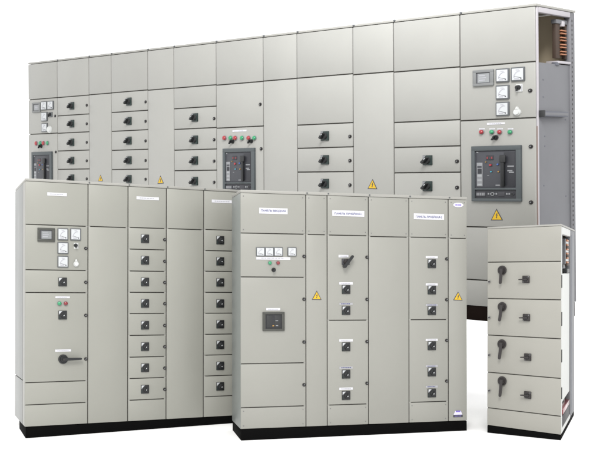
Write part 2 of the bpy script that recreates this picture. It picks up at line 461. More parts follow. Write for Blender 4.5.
class Board:
    def __init__(s, key, name, label):
        b = BOARDS[key]; s.__dict__.update(b); s.key = key
        s.O, s.X, s.Y, s.Z = Vector(s.O), Vector(s.X), Vector(s.Y), Vector(s.Z)
        s.root = bpy.data.objects.new(name, None); COL.objects.link(s.root)
        s.root.location = s.O; s.root['label'] = label; s.root['category'] = 'switchboard'
        s.root.empty_display_size = .2
        s.centre = {s.root: Vector((0, 0, 0))}
    def w(s, p): return s.X * p[0] + s.Y * p[1] + s.Z * (p[2] * (1 + s.k * p[0]))
    def link(s, name, mb, parent=None, label=None, smooth=True):
        parent = parent or s.root
        ws = [s.w(p) for p in mb.v]
        lo = Vector([min(q[i] for q in ws) for i in range(3)]); hi = Vector([max(q[i] for q in ws) for i in range(3)])
        c = (lo + hi) / 2
        me = bpy.data.meshes.new(name)
        me.from_pydata([q - c for q in ws], [], mb.f)
        for m in mb.mats: me.materials.append(m)
        me.polygons.foreach_set('material_index', mb.m)
        bm = bmesh.new(); bm.from_mesh(me); bmesh.ops.recalc_face_normals(bm, faces=bm.faces[:]); bm.to_mesh(me); bm.free()
        if smooth:
            me.polygons.foreach_set('use_smooth', [True] * len(me.polygons)); me.set_sharp_from_angle(angle=math.radians(32))
        me.update()
        o = bpy.data.objects.new(name, me); COL.objects.link(o)
        o.parent = parent; o.location = c - s.centre[parent]; s.centre[o] = c
        if label: o['label'] = label
        return o

# ------------------------------------------------------------------ fittings
def f_switch(B, P, x, z, e):                    # square rotary switch with a round grip
    w, h = e['w'] * .94, e['h'] * .94; mb = MB(); j = random.uniform(-.06, .06); z += random.uniform(-.001, .001)
    mb.box(x - w/2, x + w/2, -.009, .002, z - h/2, z + h/2, M['black'], .0022)
    mb.prism([(x - w*.46, z + h*.46), (x - w*.46, z + h*.02), (x - w*.02, z + h*.46)], -.0085, -.0105, M['mid'])
    mb.prism([(x - w*.44, z + h*.44), (x - w*.44, z + h*.10), (x - w*.10, z + h*.44)], -.0100, -.0118, M['face'])
    mb.prism([(x - w*.46, z - h*.10), (x - w*.46, z - h*.44), (x - w*.36, z - h*.44), (x - w*.36, z - h*.10)], -.0085, -.0105, M['teal'])
    mb.cyl(x + w*.09, z - h*.05, -.008, -.020, w*.33, M['black_soft'], 22, w*.30)
    mb.bar(x - w*(.08 + j), z - h*.26, x + w*(.24 + j), z + h*.18, w*.17, w*.15, -.019, -.034, M['black'])
    mb.bar(x + w*.06, z - h*.10, x + w*.12, z - h*.03, w*.10, w*.09, -.0335, -.0352, M['face'])
    B.link('rotary_switch', mb, P)

def f_switchA(B, P, x, z, e):                   # bigger switch whose grip stands well proud
    h = e['h'] * .94; w = h * .98; x += h * .14; mb = MB()
    mb.box(x - w/2, x + w/2, -.016, .003, z - h/2, z + h/2, M['teal'], .004)
    mb.prism([(x - w*.47, z + h*.47), (x - w*.47, z + h*.08), (x - w*.1, z + h*.47)], -.0155, -.0185, M['mid'])
    mb.cyl(x, z - h*.02, -.014, -.042, w*.36, M['black_soft'], 22, w*.33)
    j = random.uniform(-.05, .05); mb.bar(x - w*(.22 + j), z - h*.26, x + w*(.20 + j), z + h*.22, w*.22, w*.2, -.041, -.085, M['black'])
    mb.bar(x + w*.08, z + h*.08, x + w*.19, z + h*.21, w*.08, w*.08, -.0845, -.087, M['face'])
    B.link('rotary_switch', mb, P)

def f_lock(B, P, x, z, e):
    s = 1.62 if B.key == 'rear' else 1.; mb = MB()
    mb.cyl(x, z, .004, -.006*s, .0145*s, M['charcoal'], 18, .0135*s)
    mb.cyl(x, z, -.005*s, -.010*s, .0095*s, M['black'], 16)
    mb.bar(x - .004*s, z - .003*s, x + .004*s, z + .003*s, .004*s, .004*s, -.0095*s, -.0112*s, M['steel'])
    B.link('lock', mb, P)

def f_latch(B, P, x, z, e):
    mb = MB(); mb.cyl(x + .012, z, .004, -.014, .011, M['steel'], 16); mb.cyl(x + .012, z, -.013, -.022, .007, M['charcoal'], 14)
    B.link('lock', mb, P)

def f_meter(B, P, x, z, e):                     # square pointer instrument
    w, h = e['w'], e['h']; t = .010 if B.key != 'rear' else .018; mb = MB()
    mb.box(x - w*.5, x + w*.5, -t, .003, z - h/2, z + h/2, M['frame'], t*.22)
    mb.box(x - w*.41, x + w*.41, -t*1.12, -t*.9, z - h*.41, z + h*.41, M['face'])
    y = -t*1.15; n = 12; pv = (x + w*.22, z - h*.26); R0 = .52
    arc = []
    for r in (R0, R0 - .055):
        a = [(pv[0] - w*r*math.cos(math.radians(5 + 80*i/n)), pv[1] + h*r*math.sin(math.radians(5 + 80*i/n))) for i in range(n + 1)]
        arc += a if r == R0 else a[::-1]
    mb.prism(arc, y + .001, y, M['ink_grey'])
    for i in range(0, n + 1, 2):
        a = math.radians(5 + 80*i/n)
        mb.bar(pv[0] - w*.42*math.cos(a), pv[1] + h*.42*math.sin(a), pv[0] - w*.5*math.cos(a), pv[1] + h*.5*math.sin(a), w*.03, w*.03, y + .001, y, M['ink_grey'])
    mb.bar(pv[0], pv[1], pv[0] - w*.46*math.cos(math.radians(14)), pv[1] + h*.46*math.sin(math.radians(14)), w*.032, w*.018, y, y - .001, M['ink'])
    mb.box(x - w*.24, x + w*.10, y - .001, y + .001, z - h*.355, z - h*.275, M['ink_grey'])
    mb.box(x - w*.12, x + w*.12, -t*1.15, -t*1.1, z + h*.26, z + h*.33, M['ink_grey'])
    mb.cyl(x + w*.26, z - h*.30, y + .001, y - .003, w*.045, M['ink'], 12)
    B.link('meter', mb, P)

def f_display(B, P, x, z, e):
    w, h = e['w'], e['h']; t = .014 if B.key != 'rear' else .022
    fr = M['display_dark'] if B.key == 'left' else M['display_frame']; mb = MB()
    # a raised bezel of four bars round a recessed screen
    a, c = w*.16, h*.17
    mb.box(x - w/2, x + w/2, -t, .003, z + h/2 - c, z + h/2, fr, t*.2); mb.box(x - w/2, x + w/2, -t, .003, z - h/2, z - h/2 + c, fr, t*.2)
    mb.box(x - w/2, x - w/2 + a, -t*.98, .003, z - h/2 + c*.9, z + h/2 - c*.9, fr, t*.2); mb.box(x + w/2 - a, x + w/2, -t*.98, .003, z - h/2 + c*.9, z + h/2 - c*.9, fr, t*.2)
    mb.box(x - w*.36, x + w*.36, -t*.45, .002, z - h*.36, z + h*.36, M['screen_dark'])
    mb.box(x - w*.27, x + w*.30, -t*.6, -t*.4, z - h*.29, z + h*.27, M['screen'])
    for i in range(3):
        q = z + h*(.14 - .14*i); mb.box(x - w*.20, x + w*(.10 + .05*(i % 2)), -t*.64, -t*.58, q - h*.02, q + h*.02, M['ink_grey'])
    B.link('display', mb, P)

def f_keyswitch(B, P, x, z, e):
    w, h = e['w'], e['h']; mb = MB(); s = 1.6 if B.key == 'rear' else 1.
    if e.get('plate') or B.key == 'left':
        mb.box(x - w*.42, x + w*.58, -.005*s, .003, z - h/2, z + h/2, M['white'], .001)
        mb.box(x + w*.42, x + w*.53, -.006*s, -.004*s, z - h*.42, z + h*.42, M['ink_grey'])
    else:
        mb.box(x - w/2, x + w/2, -.005*s, .003, z - h/2, z + h/2, M['frame'], .001)
    mb.cyl(x - w*.02, z + h*.06, -.004*s, -.020*s, h*.33, M['black'], 18, h*.28)
    mb.bar(x - w*.02, z + h*.06, x - w*.02, z - h*.36, h*.18, h*.16, -.018*s, -.03*s, M['black'])
    B.link('key_switch', mb, P)

def f_socket(B, P, x, z, e):                    # round white capped socket with a pointed neck
    w, h = e['w'], e['h']; r = w*.46; s = 1.6 if B.key == 'rear' else 1.; mb = MB(); zc = z - h*.08
    mb.cyl(x, zc, .003, -.012*s, r, M['white'], 26, r*.95)
    mb.cyl(x, zc, -.0115*s, -.022*s, r*.8, M['white'], 26, r*.68)
    mb.prism([(x - r*.5, zc + r*.8), (x + r*.5, zc + r*.8), (x + r*.16, z + h*.52), (x - r*.16, z + h*.52)], .002, -.012*s, M['white'])
    B.link('socket', mb, P)

def f_lamp(B, P, x, z, e):
    s = 1.6 if B.key == 'rear' else 1.; r = max(e['w'], e['h']) * .46; mb = MB()
    mb.cyl(x, z, .003, -.006*s, r*1.08, M['mid'], 20)
    c = M[e['c']] if not (e['c'] == 'red' and B.key != 'rear') else M['dark_red']
    mb.cyl(x, z, -.005*s, -.012*s, r*.95, c, 20); mb.dome(x, z, -.0118*s, .009*s, r*.94, c)
    B.link('indicator_lamp', mb, P, label=f"{e['c']} indicator lamp")

def f_selector(B, P, x, z, e):
    s = 1.6 if B.key == 'rear' else 1.; r = e['h'] * .42; mb = MB()
    mb.cyl(x, z, .003, -.008*s, r*1.1, M['black_soft'], 20); mb.cyl(x, z, -.007*s, -.024*s, r*.85, M['black'], 20, r*.75)
    mb.bar(x + r*.5, z + r*.75, x - r*.55, z - r*1.0, r*.5, r*.5, -.022*s, -.038*s, M['black'])
    B.link('selector_knob', mb, P)

def f_strip(B, P, x, z, e):                     # narrow engraved label; its lettering is too small to read
    w, h = e['w'], e['h']; mb = MB(); m = M['label_faint'] if e.get('faint') else M['label']
    mb.box(x - w/2, x + w/2, -.003, .002, z - h/2, z + h/2, m, .0007, 1)
    xx = x - w*.36
    while xx < x + w*.30:
        q = random.uniform(.05, .11) * w
        mb.box(xx, min(xx + q, x + w*.38), -.0036, -.0028, z - h*.16, z + h*.16, M['ink_grey'] if not e.get('faint') else M['ink_blue']); xx += q + w*.025
    B.link('label', mb, P)

def f_title(B, P, x, z, e):
    w, h = e['w'], e['h']; mb = MB()
    mb.box(x - w/2, x + w/2, -.003, .002, z - h/2, z + h/2, M['label'], .0008, 1)
    mb.text(e['text'], x, z, h*.46, -.0036, M['ink_blue'], w*.86, 0.)
    B.link('label', mb, P, label=f"white label lettered {e['text']}")

def f_triangle(B, P, x, z, e):                  # yellow warning triangle with a lightning bolt
    w, h = e['w'], e['h']; mb = MB(); t = -.003; a_ = random.uniform(-.035, .035)
    turn = lambda p: [(x + (u - x)*math.cos(a_) - (v - z)*math.sin(a_), z + (u - x)*math.sin(a_) + (v - z)*math.cos(a_)) for u, v in p]
    def tri(k, dz=0): return [(x - w/2*k, z - h/2*k + dz), (x + w/2*k, z - h/2*k + dz), (x, z + h/2*k + dz)]
    mb.prism(turn(tri(1)), .002, t, M['ink']); mb.prism(turn(tri(.80, -h*.03)), t + .001, t - .0012, M['yellow'])
    bolt = [(.06, .26), (-.10, -.02), (.0, .0), (-.05, -.24), (-.09, -.22), (-.03, -.36), (.06, -.25), (.01, -.25), (.11, .06), (.02, .04), (.10, .24)]
    mb.prism(turn([(x + a*w*.85, z - h*.05 + c*h*.8) for a, c in bolt]), t - .001, t - .002, M['ink'])
    B.link('warning_sign', mb, P)

def f_oval(B, P, x, z, e):
    w, h = e['w'], e['h']; mb = MB(); n = 28
    mb.prism([(x + w/2*math.cos(2*math.pi*i/n), z + h/2*math.sin(2*math.pi*i/n)) for i in range(n)], .002, -.003, M['lilac'])
    for i, (a, c) in enumerate(((-.30, -.14), (-.10, .04), (.08, .28))):
        mb.box(x + a*w, x + c*w, -.0036, -.0028, z - h*.14, z + h*.14, M['violet'])
    B.link('label', mb, P, label='small lilac oval label with violet print')

def f_logo(B, P, x, z, e):
    w, h = e['w'], e['h']; mb = MB()
    mb.prism([(x - w*.46, z - h*.16), (x + w*.46, z - h*.16), (x + w*.28, z + h*.36), (x - w*.28, z + h*.36)], .002, -.003, M['lilac'])
    mb.box(x - w*.24, x + w*.24, -.0036, -.0028, z + h*.20, z + h*.40, M['violet'])
    mb.box(x - w*.30, x + w*.30, -.0036, -.0028, z - h*.02, z + h*.05, M['lilac'])
    mb.box(x - w/2, x + w/2, -.0036, .002, z - h*.5, z - h*.19, M['ink'])
    for i in range(5): mb.box(x - w*.34 + i*w*.14, x - w*.26 + i*w*.14, -.0042, -.0032, z - h*.40, z - h*.30, M['violet'])
    B.link('label', mb, P, label='lilac maker label with a dark bar')

def f_leverR(B, P, x, z, e):                    # load switch: black disc, long handle to the right
    w, r = e['w'], e['h']/2; mb = MB()
    mb.cyl(x, z, .003, -.012, r, M['black_soft'], 32, r*.97); mb.cyl(x, z, -.011, -.03, r*.72, M['black'], 28, r*.62)
    mb.bar(x - r*.3, z, x + w*.97, z + .002, r*.62, r*.42, -.029, -.05, M['black'])
    mb.cyl(x, z, -.049, -.054, r*.22, M['charcoal'], 14)
    B.link('lever_handle', mb, P)

def f_leverD(B, P, x, z, e):                    # load switch: square base, slanting handle
    w, h = e['w'], e['h']; mb = MB()
    mb.box(x - w*.62, x + w*.28, -.012, .003, z - h*.24, z + h*.24, M['grey_plastic'], .004)
    mb.cyl(x - w*.12, z, -.011, -.035, w*.34, M['charcoal'], 24, w*.3)
    mb.bar(x - w*.44, z - h*.38, x + w*.46, z + h*.40, w*.34, w*.29, -.034, -.056, M['black'])
    mb.cyl(x - w*.42, z - h*.36, -.02, -.058, w*.19, M['black'], 16)
    B.link('lever_handle', mb, P)

def f_leverV(B, P, x, z, e):                    # load switch: disc with the handle hanging down
    r = e['h']/2 * 1.0; dx, dz = e['dx'], e['dz']; mb = MB()
    mb.cyl(x, z, .003, -.016, r, M['charcoal'], 32, r*.96); mb.cyl(x, z, -.015, -.03, r*.7, M['charcoal'], 28, r*.55)
    mb.bar(x, z + r*.35, x + dx, z + dz + r*.3, r*.66, r*.58, -.026, -.046, M['charcoal'])
    B.link('lever_handle', mb, P)

def f_switchD(B, P, x, z, e):                   # square switch body with its stub grip to the left
    h = e['h']*.95; w = h*1.02; x += .004; mb = MB()
    mb.box(x - w/2, x + w/2, -.013, .003, z - h/2, z + h/2, M['charcoal'], .003)
    mb.box(x - w*.42, x + w*.42, -.024, -.012, z - h*.42, z + h*.42, M['charcoal'], .003)
    mb.cyl(x - w*.02, z, -.023, -.034, w*.26, M['black'], 20, w*.22)
    mb.bar(x + w*.2, z + .001, x - w*.92, z - .002, h*.22, h*.16, -.030, -.044, M['charcoal'])
    mb.cyl(x + w*.36, z + h*.36, -.0235, -.0255, w*.06, M['mid'], 10); mb.cyl(x - w*.36, z - h*.36, -.0235, -.0255, w*.06, M['mid'], 10)
    B.link('rotary_switch', mb, P)

def f_window(B, P, x, z, e):                    # moulded breaker behind a dark frame
    w, h = e['w'], e['h']; mb = MB(); t = -.016
    a = w*.13
    mb.box(x - w/2, x + w/2, t, .003, z + h*.38, z + h/2, M['display_dark'], .003); mb.box(x - w/2, x + w/2, t, .003, z - h/2, z - h*.38, M['display_dark'], .003)
    mb.box(x - w/2, x - w/2 + a, t*.97, .003, z - h*.39, z + h*.39, M['display_dark'], .003); mb.box(x + w/2 - a, x + w/2, t*.97, .003, z - h*.39, z + h*.39, M['display_dark'], .003)
    mb.box(x - w*.40, x + w*.40, -.006, .002, z - h*.40, z + h*.40, M['br_dark'])
    mb.box(x - w*.33, x - w*.02, -.010, -.005, z - h*.34, z + h*.33, M['black_soft'], .001); mb.box(x + w*.03, x + w*.33, -.010, -.005, z - h*.34, z + h*.33, M['black_soft'], .001)
    mb.box(x + w*.08, x + w*.20, -.0115, -.0095, z + h*.02, z + h*.06, M['mid']); mb.box(x - w*.06, x + w*.02, -.0115, -.0095, z - h*.26, z - h*.20, M['amber']); mb.box(x + w*.10, x + w*.20, -.0115, -.0095, z - h*.24, z - h*.20, M['mid'])
    B.link('breaker_window', mb, P)

def f_breaker(B, P, x, z, e):                   # draw-out circuit breaker: a part with its own sub-parts
    w, h = e['w'], e['h']; big = e.get('big'); t = -.03; mb = MB()
    x0, x1, z0, z1 = x - w/2, x + w/2, z - h/2, z + h/2
    zb = z0 + h*.24                              # bottom strip begins here
    X = lambda a: x0 + w*a
    Zt = lambda a: z1 - h*a
    for bx in ((x0, x1, z1 - h*.085, z1), (x0, x1, z0, z0 + h*.055), (x0, x0 + w*.07, z0 + h*.05, z1 - h*.08), (x1 - w*.095, x1, z0 + h*.05, z1 - h*.08), (x0 + w*.06, x1 - w*.09, zb - h*.03, zb)):
        mb.box(bx[0], bx[1], t, .004, bx[2], bx[3], M['br_frame'], .004)
    R = B.link('circuit_breaker', mb)
    q = MB(); q.box(x0 + w*.065, x1 - w*.09, t*.45, .003, zb - h*.01, z1 - h*.08, M['br_panel'])
    q.box(X(.10), X(.88), t*.55, t*.42, zb + h*.015, z1 - h*.10, M['br_panel'], .004)
    q.box(X(.66), X(.88), t*.62, t*.5, zb + h*.02, z1 - h*.12, M['br_dark'], .002)
    for a, b_, c in ((.73, .86, .36), (.73, .83, .44), (.76, .86, .47)): q.box(X(a), X(b_), t*.66, t*.6, Zt(c + .022), Zt(c), M['mid'])
    q.box(X(.49), X(.58), t*.62, t*.53, Zt(.72), Zt(.70), M['mid']); q.box(X(.10), X(.14), t*.62, t*.53, Zt(.125), Zt(.105), M['mid'])
    q.box(X(.32), X(.36), t*.62, t*.53, Zt(.54), Zt(.53), M['mid'])
    B.link('face_plate', q, R)
    q = MB(); q.box(X(.105), X(.225), t*.68, t*.5, zb + h*.03, Zt(.30), M['mid'], .002)
    for a in (.36, .52, .60, .68): q.box(X(.12), X(.21), t*.73, t*.66, Zt(a + .035), Zt(a), M['mid_light'] if a > .5 else M['br_panel'])
    q.box(X(.125), X(.21), t*.73, t*.66, Zt(.50), Zt(.41), M['br_dark'])
    B.link('name_plate', q, R)
    q = MB(); q.box(X(.30), X(.45), t*.72, t*.5, Zt(.255), Zt(.17), M['br_dark'], .002)
    for i in range(3): q.box(X(.315 + i*.045), X(.345 + i*.045), t*.77, t*.7, Zt(.235), Zt(.195), M['dark_red'] if i % 2 == 0 else M['grey_plastic'])
    B.link('trip_display', q, R)
    for a, c, r, m in ((.39, .345, .055, 'red'), (.54, .335, .042, 'blue'), (.405, .465, .034, 'cyan'), (.555, .465, .034, 'amber'), (.30, .29, .024, 'amber')):
        q = MB(); rr = r*w*.5
        q.box(X(a) - rr*1.25, X(a) + rr*1.25, t*.66, t*.5, Zt(c) - rr*1.1, Zt(c) + rr*1.1, M['br_dark'], .002)
        q.cyl(X(a), Zt(c), t*.64, t*.95, rr*.95, M[m], 18, rr*.85)
        B.link('push_button', q, R, label=f"{m} push button")
    q = MB(); q.box(X(.615), X(.685), t*1.5, t*.5, zb + h*.03, Zt(.17), M['black'], .006); q.box(X(.60), X(.72), t*1.75, t*1.1, Zt(.30), Zt(.17), M['black_soft'], .008)
    B.link('charging_handle', q, R)
    q = MB(); za, zc = z0 + h*.06, zb - h*.035
    q.box(x0 + w*.055, x1 - w*.085, t*.5, .003, za, zc, M['br_dark']); q.box(X(.09), X(.285), t*.62, t*.45, za + h*.025, zc - h*.03, M['grey_plastic'], .002)
    for i in range(5): q.box(X(.10 + i*.035), X(.125 + i*.035), t*.68, t*.6, za + h*.045, zc - h*.05, M['mid'])
    q.cyl(X(.43), (za + zc)/2, t*.45, t*.8, h*.032, M['mid'], 18); q.cyl(X(.43), (za + zc)/2, t*.78, t*.9, h*.018, M['black'], 14)
    for a in (.33, .38, .49, .70, .75): q.box(X(a), X(a) + w*.03, t*.65, t*.45, (za + zc)/2 - h*.012, (za + zc)/2 + h*.02, M['mid'])
    q.box(X(.54), X(.67), t*.62, t*.45, za + h*.03, zc - h*.035, M['grey_plastic'], .002)
    q.cyl(X(.82), (za + zc)/2, t*.45, t*.75, h*.034, M['grey_plastic'], 18); q.cyl(X(.82), (za + zc)/2, t*.74, t*.85, h*.022, M['black'], 14)
    B.link('cradle_strip', q, R)

FIT = dict(switch=f_switch, switchA=f_switchA, lock=f_lock, latch=f_latch, meter=f_meter, display=f_display, keyswitch=f_keyswitch, socket=f_socket,
           lamp=f_lamp, selector=f_selector, strip=f_strip, title=f_title, triangle=f_triangle, oval=f_oval, logo=f_logo, leverR=f_leverR,
           leverD=f_leverD, leverV=f_leverV, switchD=f_switchD, window=f_window, breaker=f_breaker)

def mullions(B, pm, gap, zlo, zhi):
    for x in B.cols[1:-1]:
        for q in (-1, 1):
            xa = x + q*gap/2; xb = x + q*(gap/2 + .015)
            mb = MB(); mb.box(min(xa, xb), max(xa, xb), .0045, .0164, zlo, zhi, pm); B.link('mullion', mb)
# ------------------------------------------------------------------ fronts
def screws(mb, x0, x1, z0, z1, r, extra=()):
    for a in (x0 + .022, x1 - .022):
        for c in (z0 + .024, z1 - .024) + tuple(extra):
            if z0 < c < z1: mb.cyl(a, c, .002, -.0016, r, M['screw'], 10)

def fronts(B, pm, gap, zlo, zhi, th, bev, screw=None, kinds=None):
    """panels, doors and drawer fronts of every column; fittings become their sub-parts"""
    spots = []
    lock_pts = [(x, z) for k, x, z, e in B.fx if k in ('lock', 'latch')]
    sw_pts = [(x, z) for k, x, z, e in B.fx if k in ('switch', 'switchA', 'switchD')]
    for ci in range(len(B.cols) - 1):
        xa, xb = B.cols[ci] + gap/2, B.cols[ci + 1] - gap/2
        if ci == 0: xa = B.cols[0]
        if ci == len(B.cols) - 2: xb = B.cols[-1]
        zs = [zhi] + list(B.rows[ci]) + [zlo]
        for ri in range(len(zs) - 1):
            z1, z0 = zs[ri] - (gap/2 if ri else 0), zs[ri + 1] + (gap/2 if ri < len(zs) - 2 else 0)
            inside = lambda p: xa - .02 <= p[0] <= xb + .02 and z0 <= p[1] <= z1
            hasl = any(inside(p) for p in lock_pts); nsw = sum(inside(p) for p in sw_pts)
            if ri == 0: name = 'top_panel'
            elif hasl and (z1 - z0) < .30 and nsw: name = 'drawer_front'
            elif hasl or nsw: name = 'door'
            else: name = 'blank_panel'
            mb = MB(); mb.box(xa, xb, 0, th, z0, z1, pm, bev)
            if screw and name in screw:
                ex = () if (z1 - z0) < .7 else (z0 + (z1 - z0)*.28, z0 + (z1 - z0)*.66) if B.key != 'centre' else (.77, .955, 1.12, 1.48, .52)
                screws(mb, xa, xb, z0, z1, .0042, ex)
            spots.append((xa, xb, z0, z1, B.link(name, mb)))
    for k, x, z, e in B.fx:
        P = None
        for xa, xb, z0, z1, o in spots:
            if xa - .03 <= x <= xb + .03 and z0 <= z <= z1: P = o
        FIT[k](B, P, x, z, e)

def seam_bolts(B, z, y, r, h):
    for x in B.cols[1:-1]:
        mb = MB(); mb.cyl(x + r*1.4, z, y + .004, y - h, r, M['frame'], 12, r*.8)
        B.link('bolt', mb)

# ================================================================== rear board
B = Board('rear', 'long_switchboard', 'longest and tallest grey switchboard behind the others, three circuit breakers, open right end')
g = .0130; W, H, D, hp = B.W, B.H, B.D, B.hp
xe = B.cols[11]                                  # the last column is an open frame
zt = B.rows[11][0]                               # foot of the busbar compartment
mb = MB(); mb.box(-.03, xe - .012, .034, D, hp, H - .006, M['paint_rear']); B.link('carcass', mb)
mb = MB(); mb.box(-.026, W - .008, .024, .030, hp + .004, H - .008, M['seam_shade']); B.link('seam_shade', mb)
fronts(B, M['paint_rear'], g, hp + .004, H - .004, .024, .0085)
mb = MB(); mb.box(-.045, W + .012, .004, D + .01, H + .004, H + .032, M['cap'], .005); B.link('top_cover', mb)
seam_bolts(B, H + .020, .004, .014, .012)
mb = MB(); mb.box(-.02, W - .004, .012, D - .01, 0, hp - .002, M['plinth_brown'], .004); B.link('plinth', mb)
# open end: posts, rails, inner plates
yp, yr = .082*D, .885*D
mb = MB()
mb.box(W - .055, W + .006, .030, yp, hp + .002, H, M['post'], .006)
mb.box(W - .02, W + .009, .0245, .0295, hp + .05, zt - .75, M['rust'])
B.link('front_post', mb)
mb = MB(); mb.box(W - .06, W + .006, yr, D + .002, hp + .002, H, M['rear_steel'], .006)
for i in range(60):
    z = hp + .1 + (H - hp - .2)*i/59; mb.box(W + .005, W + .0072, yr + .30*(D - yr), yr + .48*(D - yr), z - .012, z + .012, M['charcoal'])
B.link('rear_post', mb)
mb = MB(); mb.box(W - .05, W + .007, yp + .001, yr - .001, H - .062, H, M['post'], .005); B.link('top_rail', mb)
mb = MB(); mb.box(xe - .010, W - .062, D - .03, D - .004, hp, H - .002, M['inner']); B.link('back_plate', mb)
mb = MB(); mb.box(xe - .010, W - .012, .04, D - .032, zt - .03, zt - .012, M['inner']); B.link('compartment_floor', mb)
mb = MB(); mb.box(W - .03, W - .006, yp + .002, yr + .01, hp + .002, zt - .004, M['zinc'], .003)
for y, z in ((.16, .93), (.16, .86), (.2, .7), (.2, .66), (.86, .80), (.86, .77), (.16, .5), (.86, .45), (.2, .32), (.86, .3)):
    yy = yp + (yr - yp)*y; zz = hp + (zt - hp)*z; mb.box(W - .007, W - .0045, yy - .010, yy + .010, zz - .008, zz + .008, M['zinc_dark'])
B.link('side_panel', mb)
zb_ = B.rows[11][1] + .045
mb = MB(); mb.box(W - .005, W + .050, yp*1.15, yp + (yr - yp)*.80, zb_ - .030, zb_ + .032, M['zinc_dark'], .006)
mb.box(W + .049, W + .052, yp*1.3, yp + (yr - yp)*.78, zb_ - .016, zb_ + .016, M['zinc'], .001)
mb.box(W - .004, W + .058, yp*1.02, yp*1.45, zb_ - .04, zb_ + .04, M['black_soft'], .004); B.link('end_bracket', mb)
# busbars in the open top compartment
ys, z0, z1 = D*.60, zt + .075, H - .13
mb = MB(); mb.box(W - .075, W - .03, ys, ys + .07, z0, z1 - .02, M['brown'], .004); mb.box(W - .075, W - .03, D*.84, D*.84 + .025, z0, z1 - .02, M['brown'], .004); B.link('busbar_support', mb)
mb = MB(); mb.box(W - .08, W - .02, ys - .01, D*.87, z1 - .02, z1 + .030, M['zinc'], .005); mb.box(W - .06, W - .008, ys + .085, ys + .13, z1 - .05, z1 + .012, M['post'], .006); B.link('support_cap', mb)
for i in range(4):
    zz = z1 - .10 - i*(z1 - z0 - .10)/4.0
    for dz in (0, .034):
        mb = MB(); mb.box(W - .085, W - .012, ys + .075, D*.835, zz - dz - .0075, zz - dz + .0075, M['copper'], .002); B.link('busbar', mb)
mb = MB(); mb.box(W - .13, W + .006, D*.56, yr + .012, zt + .008, zt + .038, M['post'], .004); mb.box(W - .05, W + .004, D*.52, D*.60, zt - .02, zt + .02, M['zinc_dark'], .003); B.link('support_bracket', mb)

# the white platform it stands on reaches from its foot down to the floor
def structure(name, vs, fs, m):
    me = bpy.data.meshes.new(name); me.from_pydata(vs, [], fs); me.materials.append(m)
    bm = bmesh.new(); bm.from_mesh(me); bmesh.ops.recalc_face_normals(bm, faces=bm.faces[:]); bm.to_mesh(me); bm.free()
    o = bpy.data.objects.new(name, me); COL.objects.link(o); o['kind'] = 'structure'; return o
def block(xa, xb):
    foot = [B.O + B.X*x + B.Y*y - Vector((0, 0, .003)) for x, y in ((xa, .05), (xb, .05), (xb, D - .03), (xa, D - .03))]
    vs = [tuple(p) for p in foot] + [(p.x, p.y, .002) for p in foot]
    structure('platform', vs, [(0, 1, 2, 3), (7, 6, 5, 4), (0, 4, 5, 1), (1, 5, 6, 2), (2, 6, 7, 3), (3, 7, 4, 0)], M['floor'])
block(.15, 7.6); block(9.05, W - .12)

# ================================================================== left board
B = Board('left', 'switchboard', 'grey beige switchboard at the left with two columns of eight small drawers')
g = .0066; D, hp, H = B.D, B.hp, B.H; W = B.cols[-1]
mb = MB(); mb.box(.012, W, .022, D - .004, hp, H - .022, M['paint_left']); B.link('carcass', mb)
mb = MB(); mb.box(.004, W - .002, .0165, .0205, hp + .004, H - .024, M['seam_shade']); B.link('seam_shade', mb)
mullions(B, M['cap'], g, hp + .01, H - .03)
fronts(B, M['paint_left'], g, hp + .003, H - .0235, .016, .0048)
mb = MB(); mb.box(-.003, W + .002, -.003, D, H - .021, H, M['cap'], .004); B.link('top_cover', mb)
seam_bolts(B, H - .010, -.003, .007, .006)
mb = MB(); mb.box(.004, W, .004, D*.62, 0, hp - .001, M['plinth'], .003); B.link('plinth', mb)
mb = MB(); mb.box(-.002, .011, .034, .165, hp + .001, H - .022, M['cap'], .003); B.link('corner_post', mb)
zs = .4547
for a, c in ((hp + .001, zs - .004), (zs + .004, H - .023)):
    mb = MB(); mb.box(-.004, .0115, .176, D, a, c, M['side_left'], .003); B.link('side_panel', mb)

# ================================================================== centre board
B = Board('centre', 'switchboard', 'light grey switchboard in the front middle with Cyrillic titles on white labels')
D, hp, H = B.D, B.hp, B.H; W = B.cols[-1]
mb = MB(); mb.box(.010, W - .004, .022, D - .004, hp, H - .022, M['paint_centre']); B.link('carcass', mb)
mb = MB(); mb.box(.004, W - .004, .0165, .0205, hp + .004, H - .024, M['seam_shade']); B.link('seam_shade', mb)
mullions(B, M['cap'], g, hp + .01, H - .03)
fronts(B, M['paint_centre'], g, hp + .003, H - .0262, .016, .0048, screw=('top_panel', 'blank_panel'))
mb = MB(); mb.box(-.003, W + .001, -.003, D, H - .024, H, M['cap'], .004); B.link('top_cover', mb)
seam_bolts(B, H - .011, -.003, .007, .006)
mb = MB(); mb.box(.002, W, .003, D, 0, hp - .001, M['plinth'], .003); B.link('plinth', mb)
mb = MB(); mb.box(-.002, .0095, .018, D, hp + .001, H - .025, M['side_centre_shade'], .003); B.link('side_panel', mb)

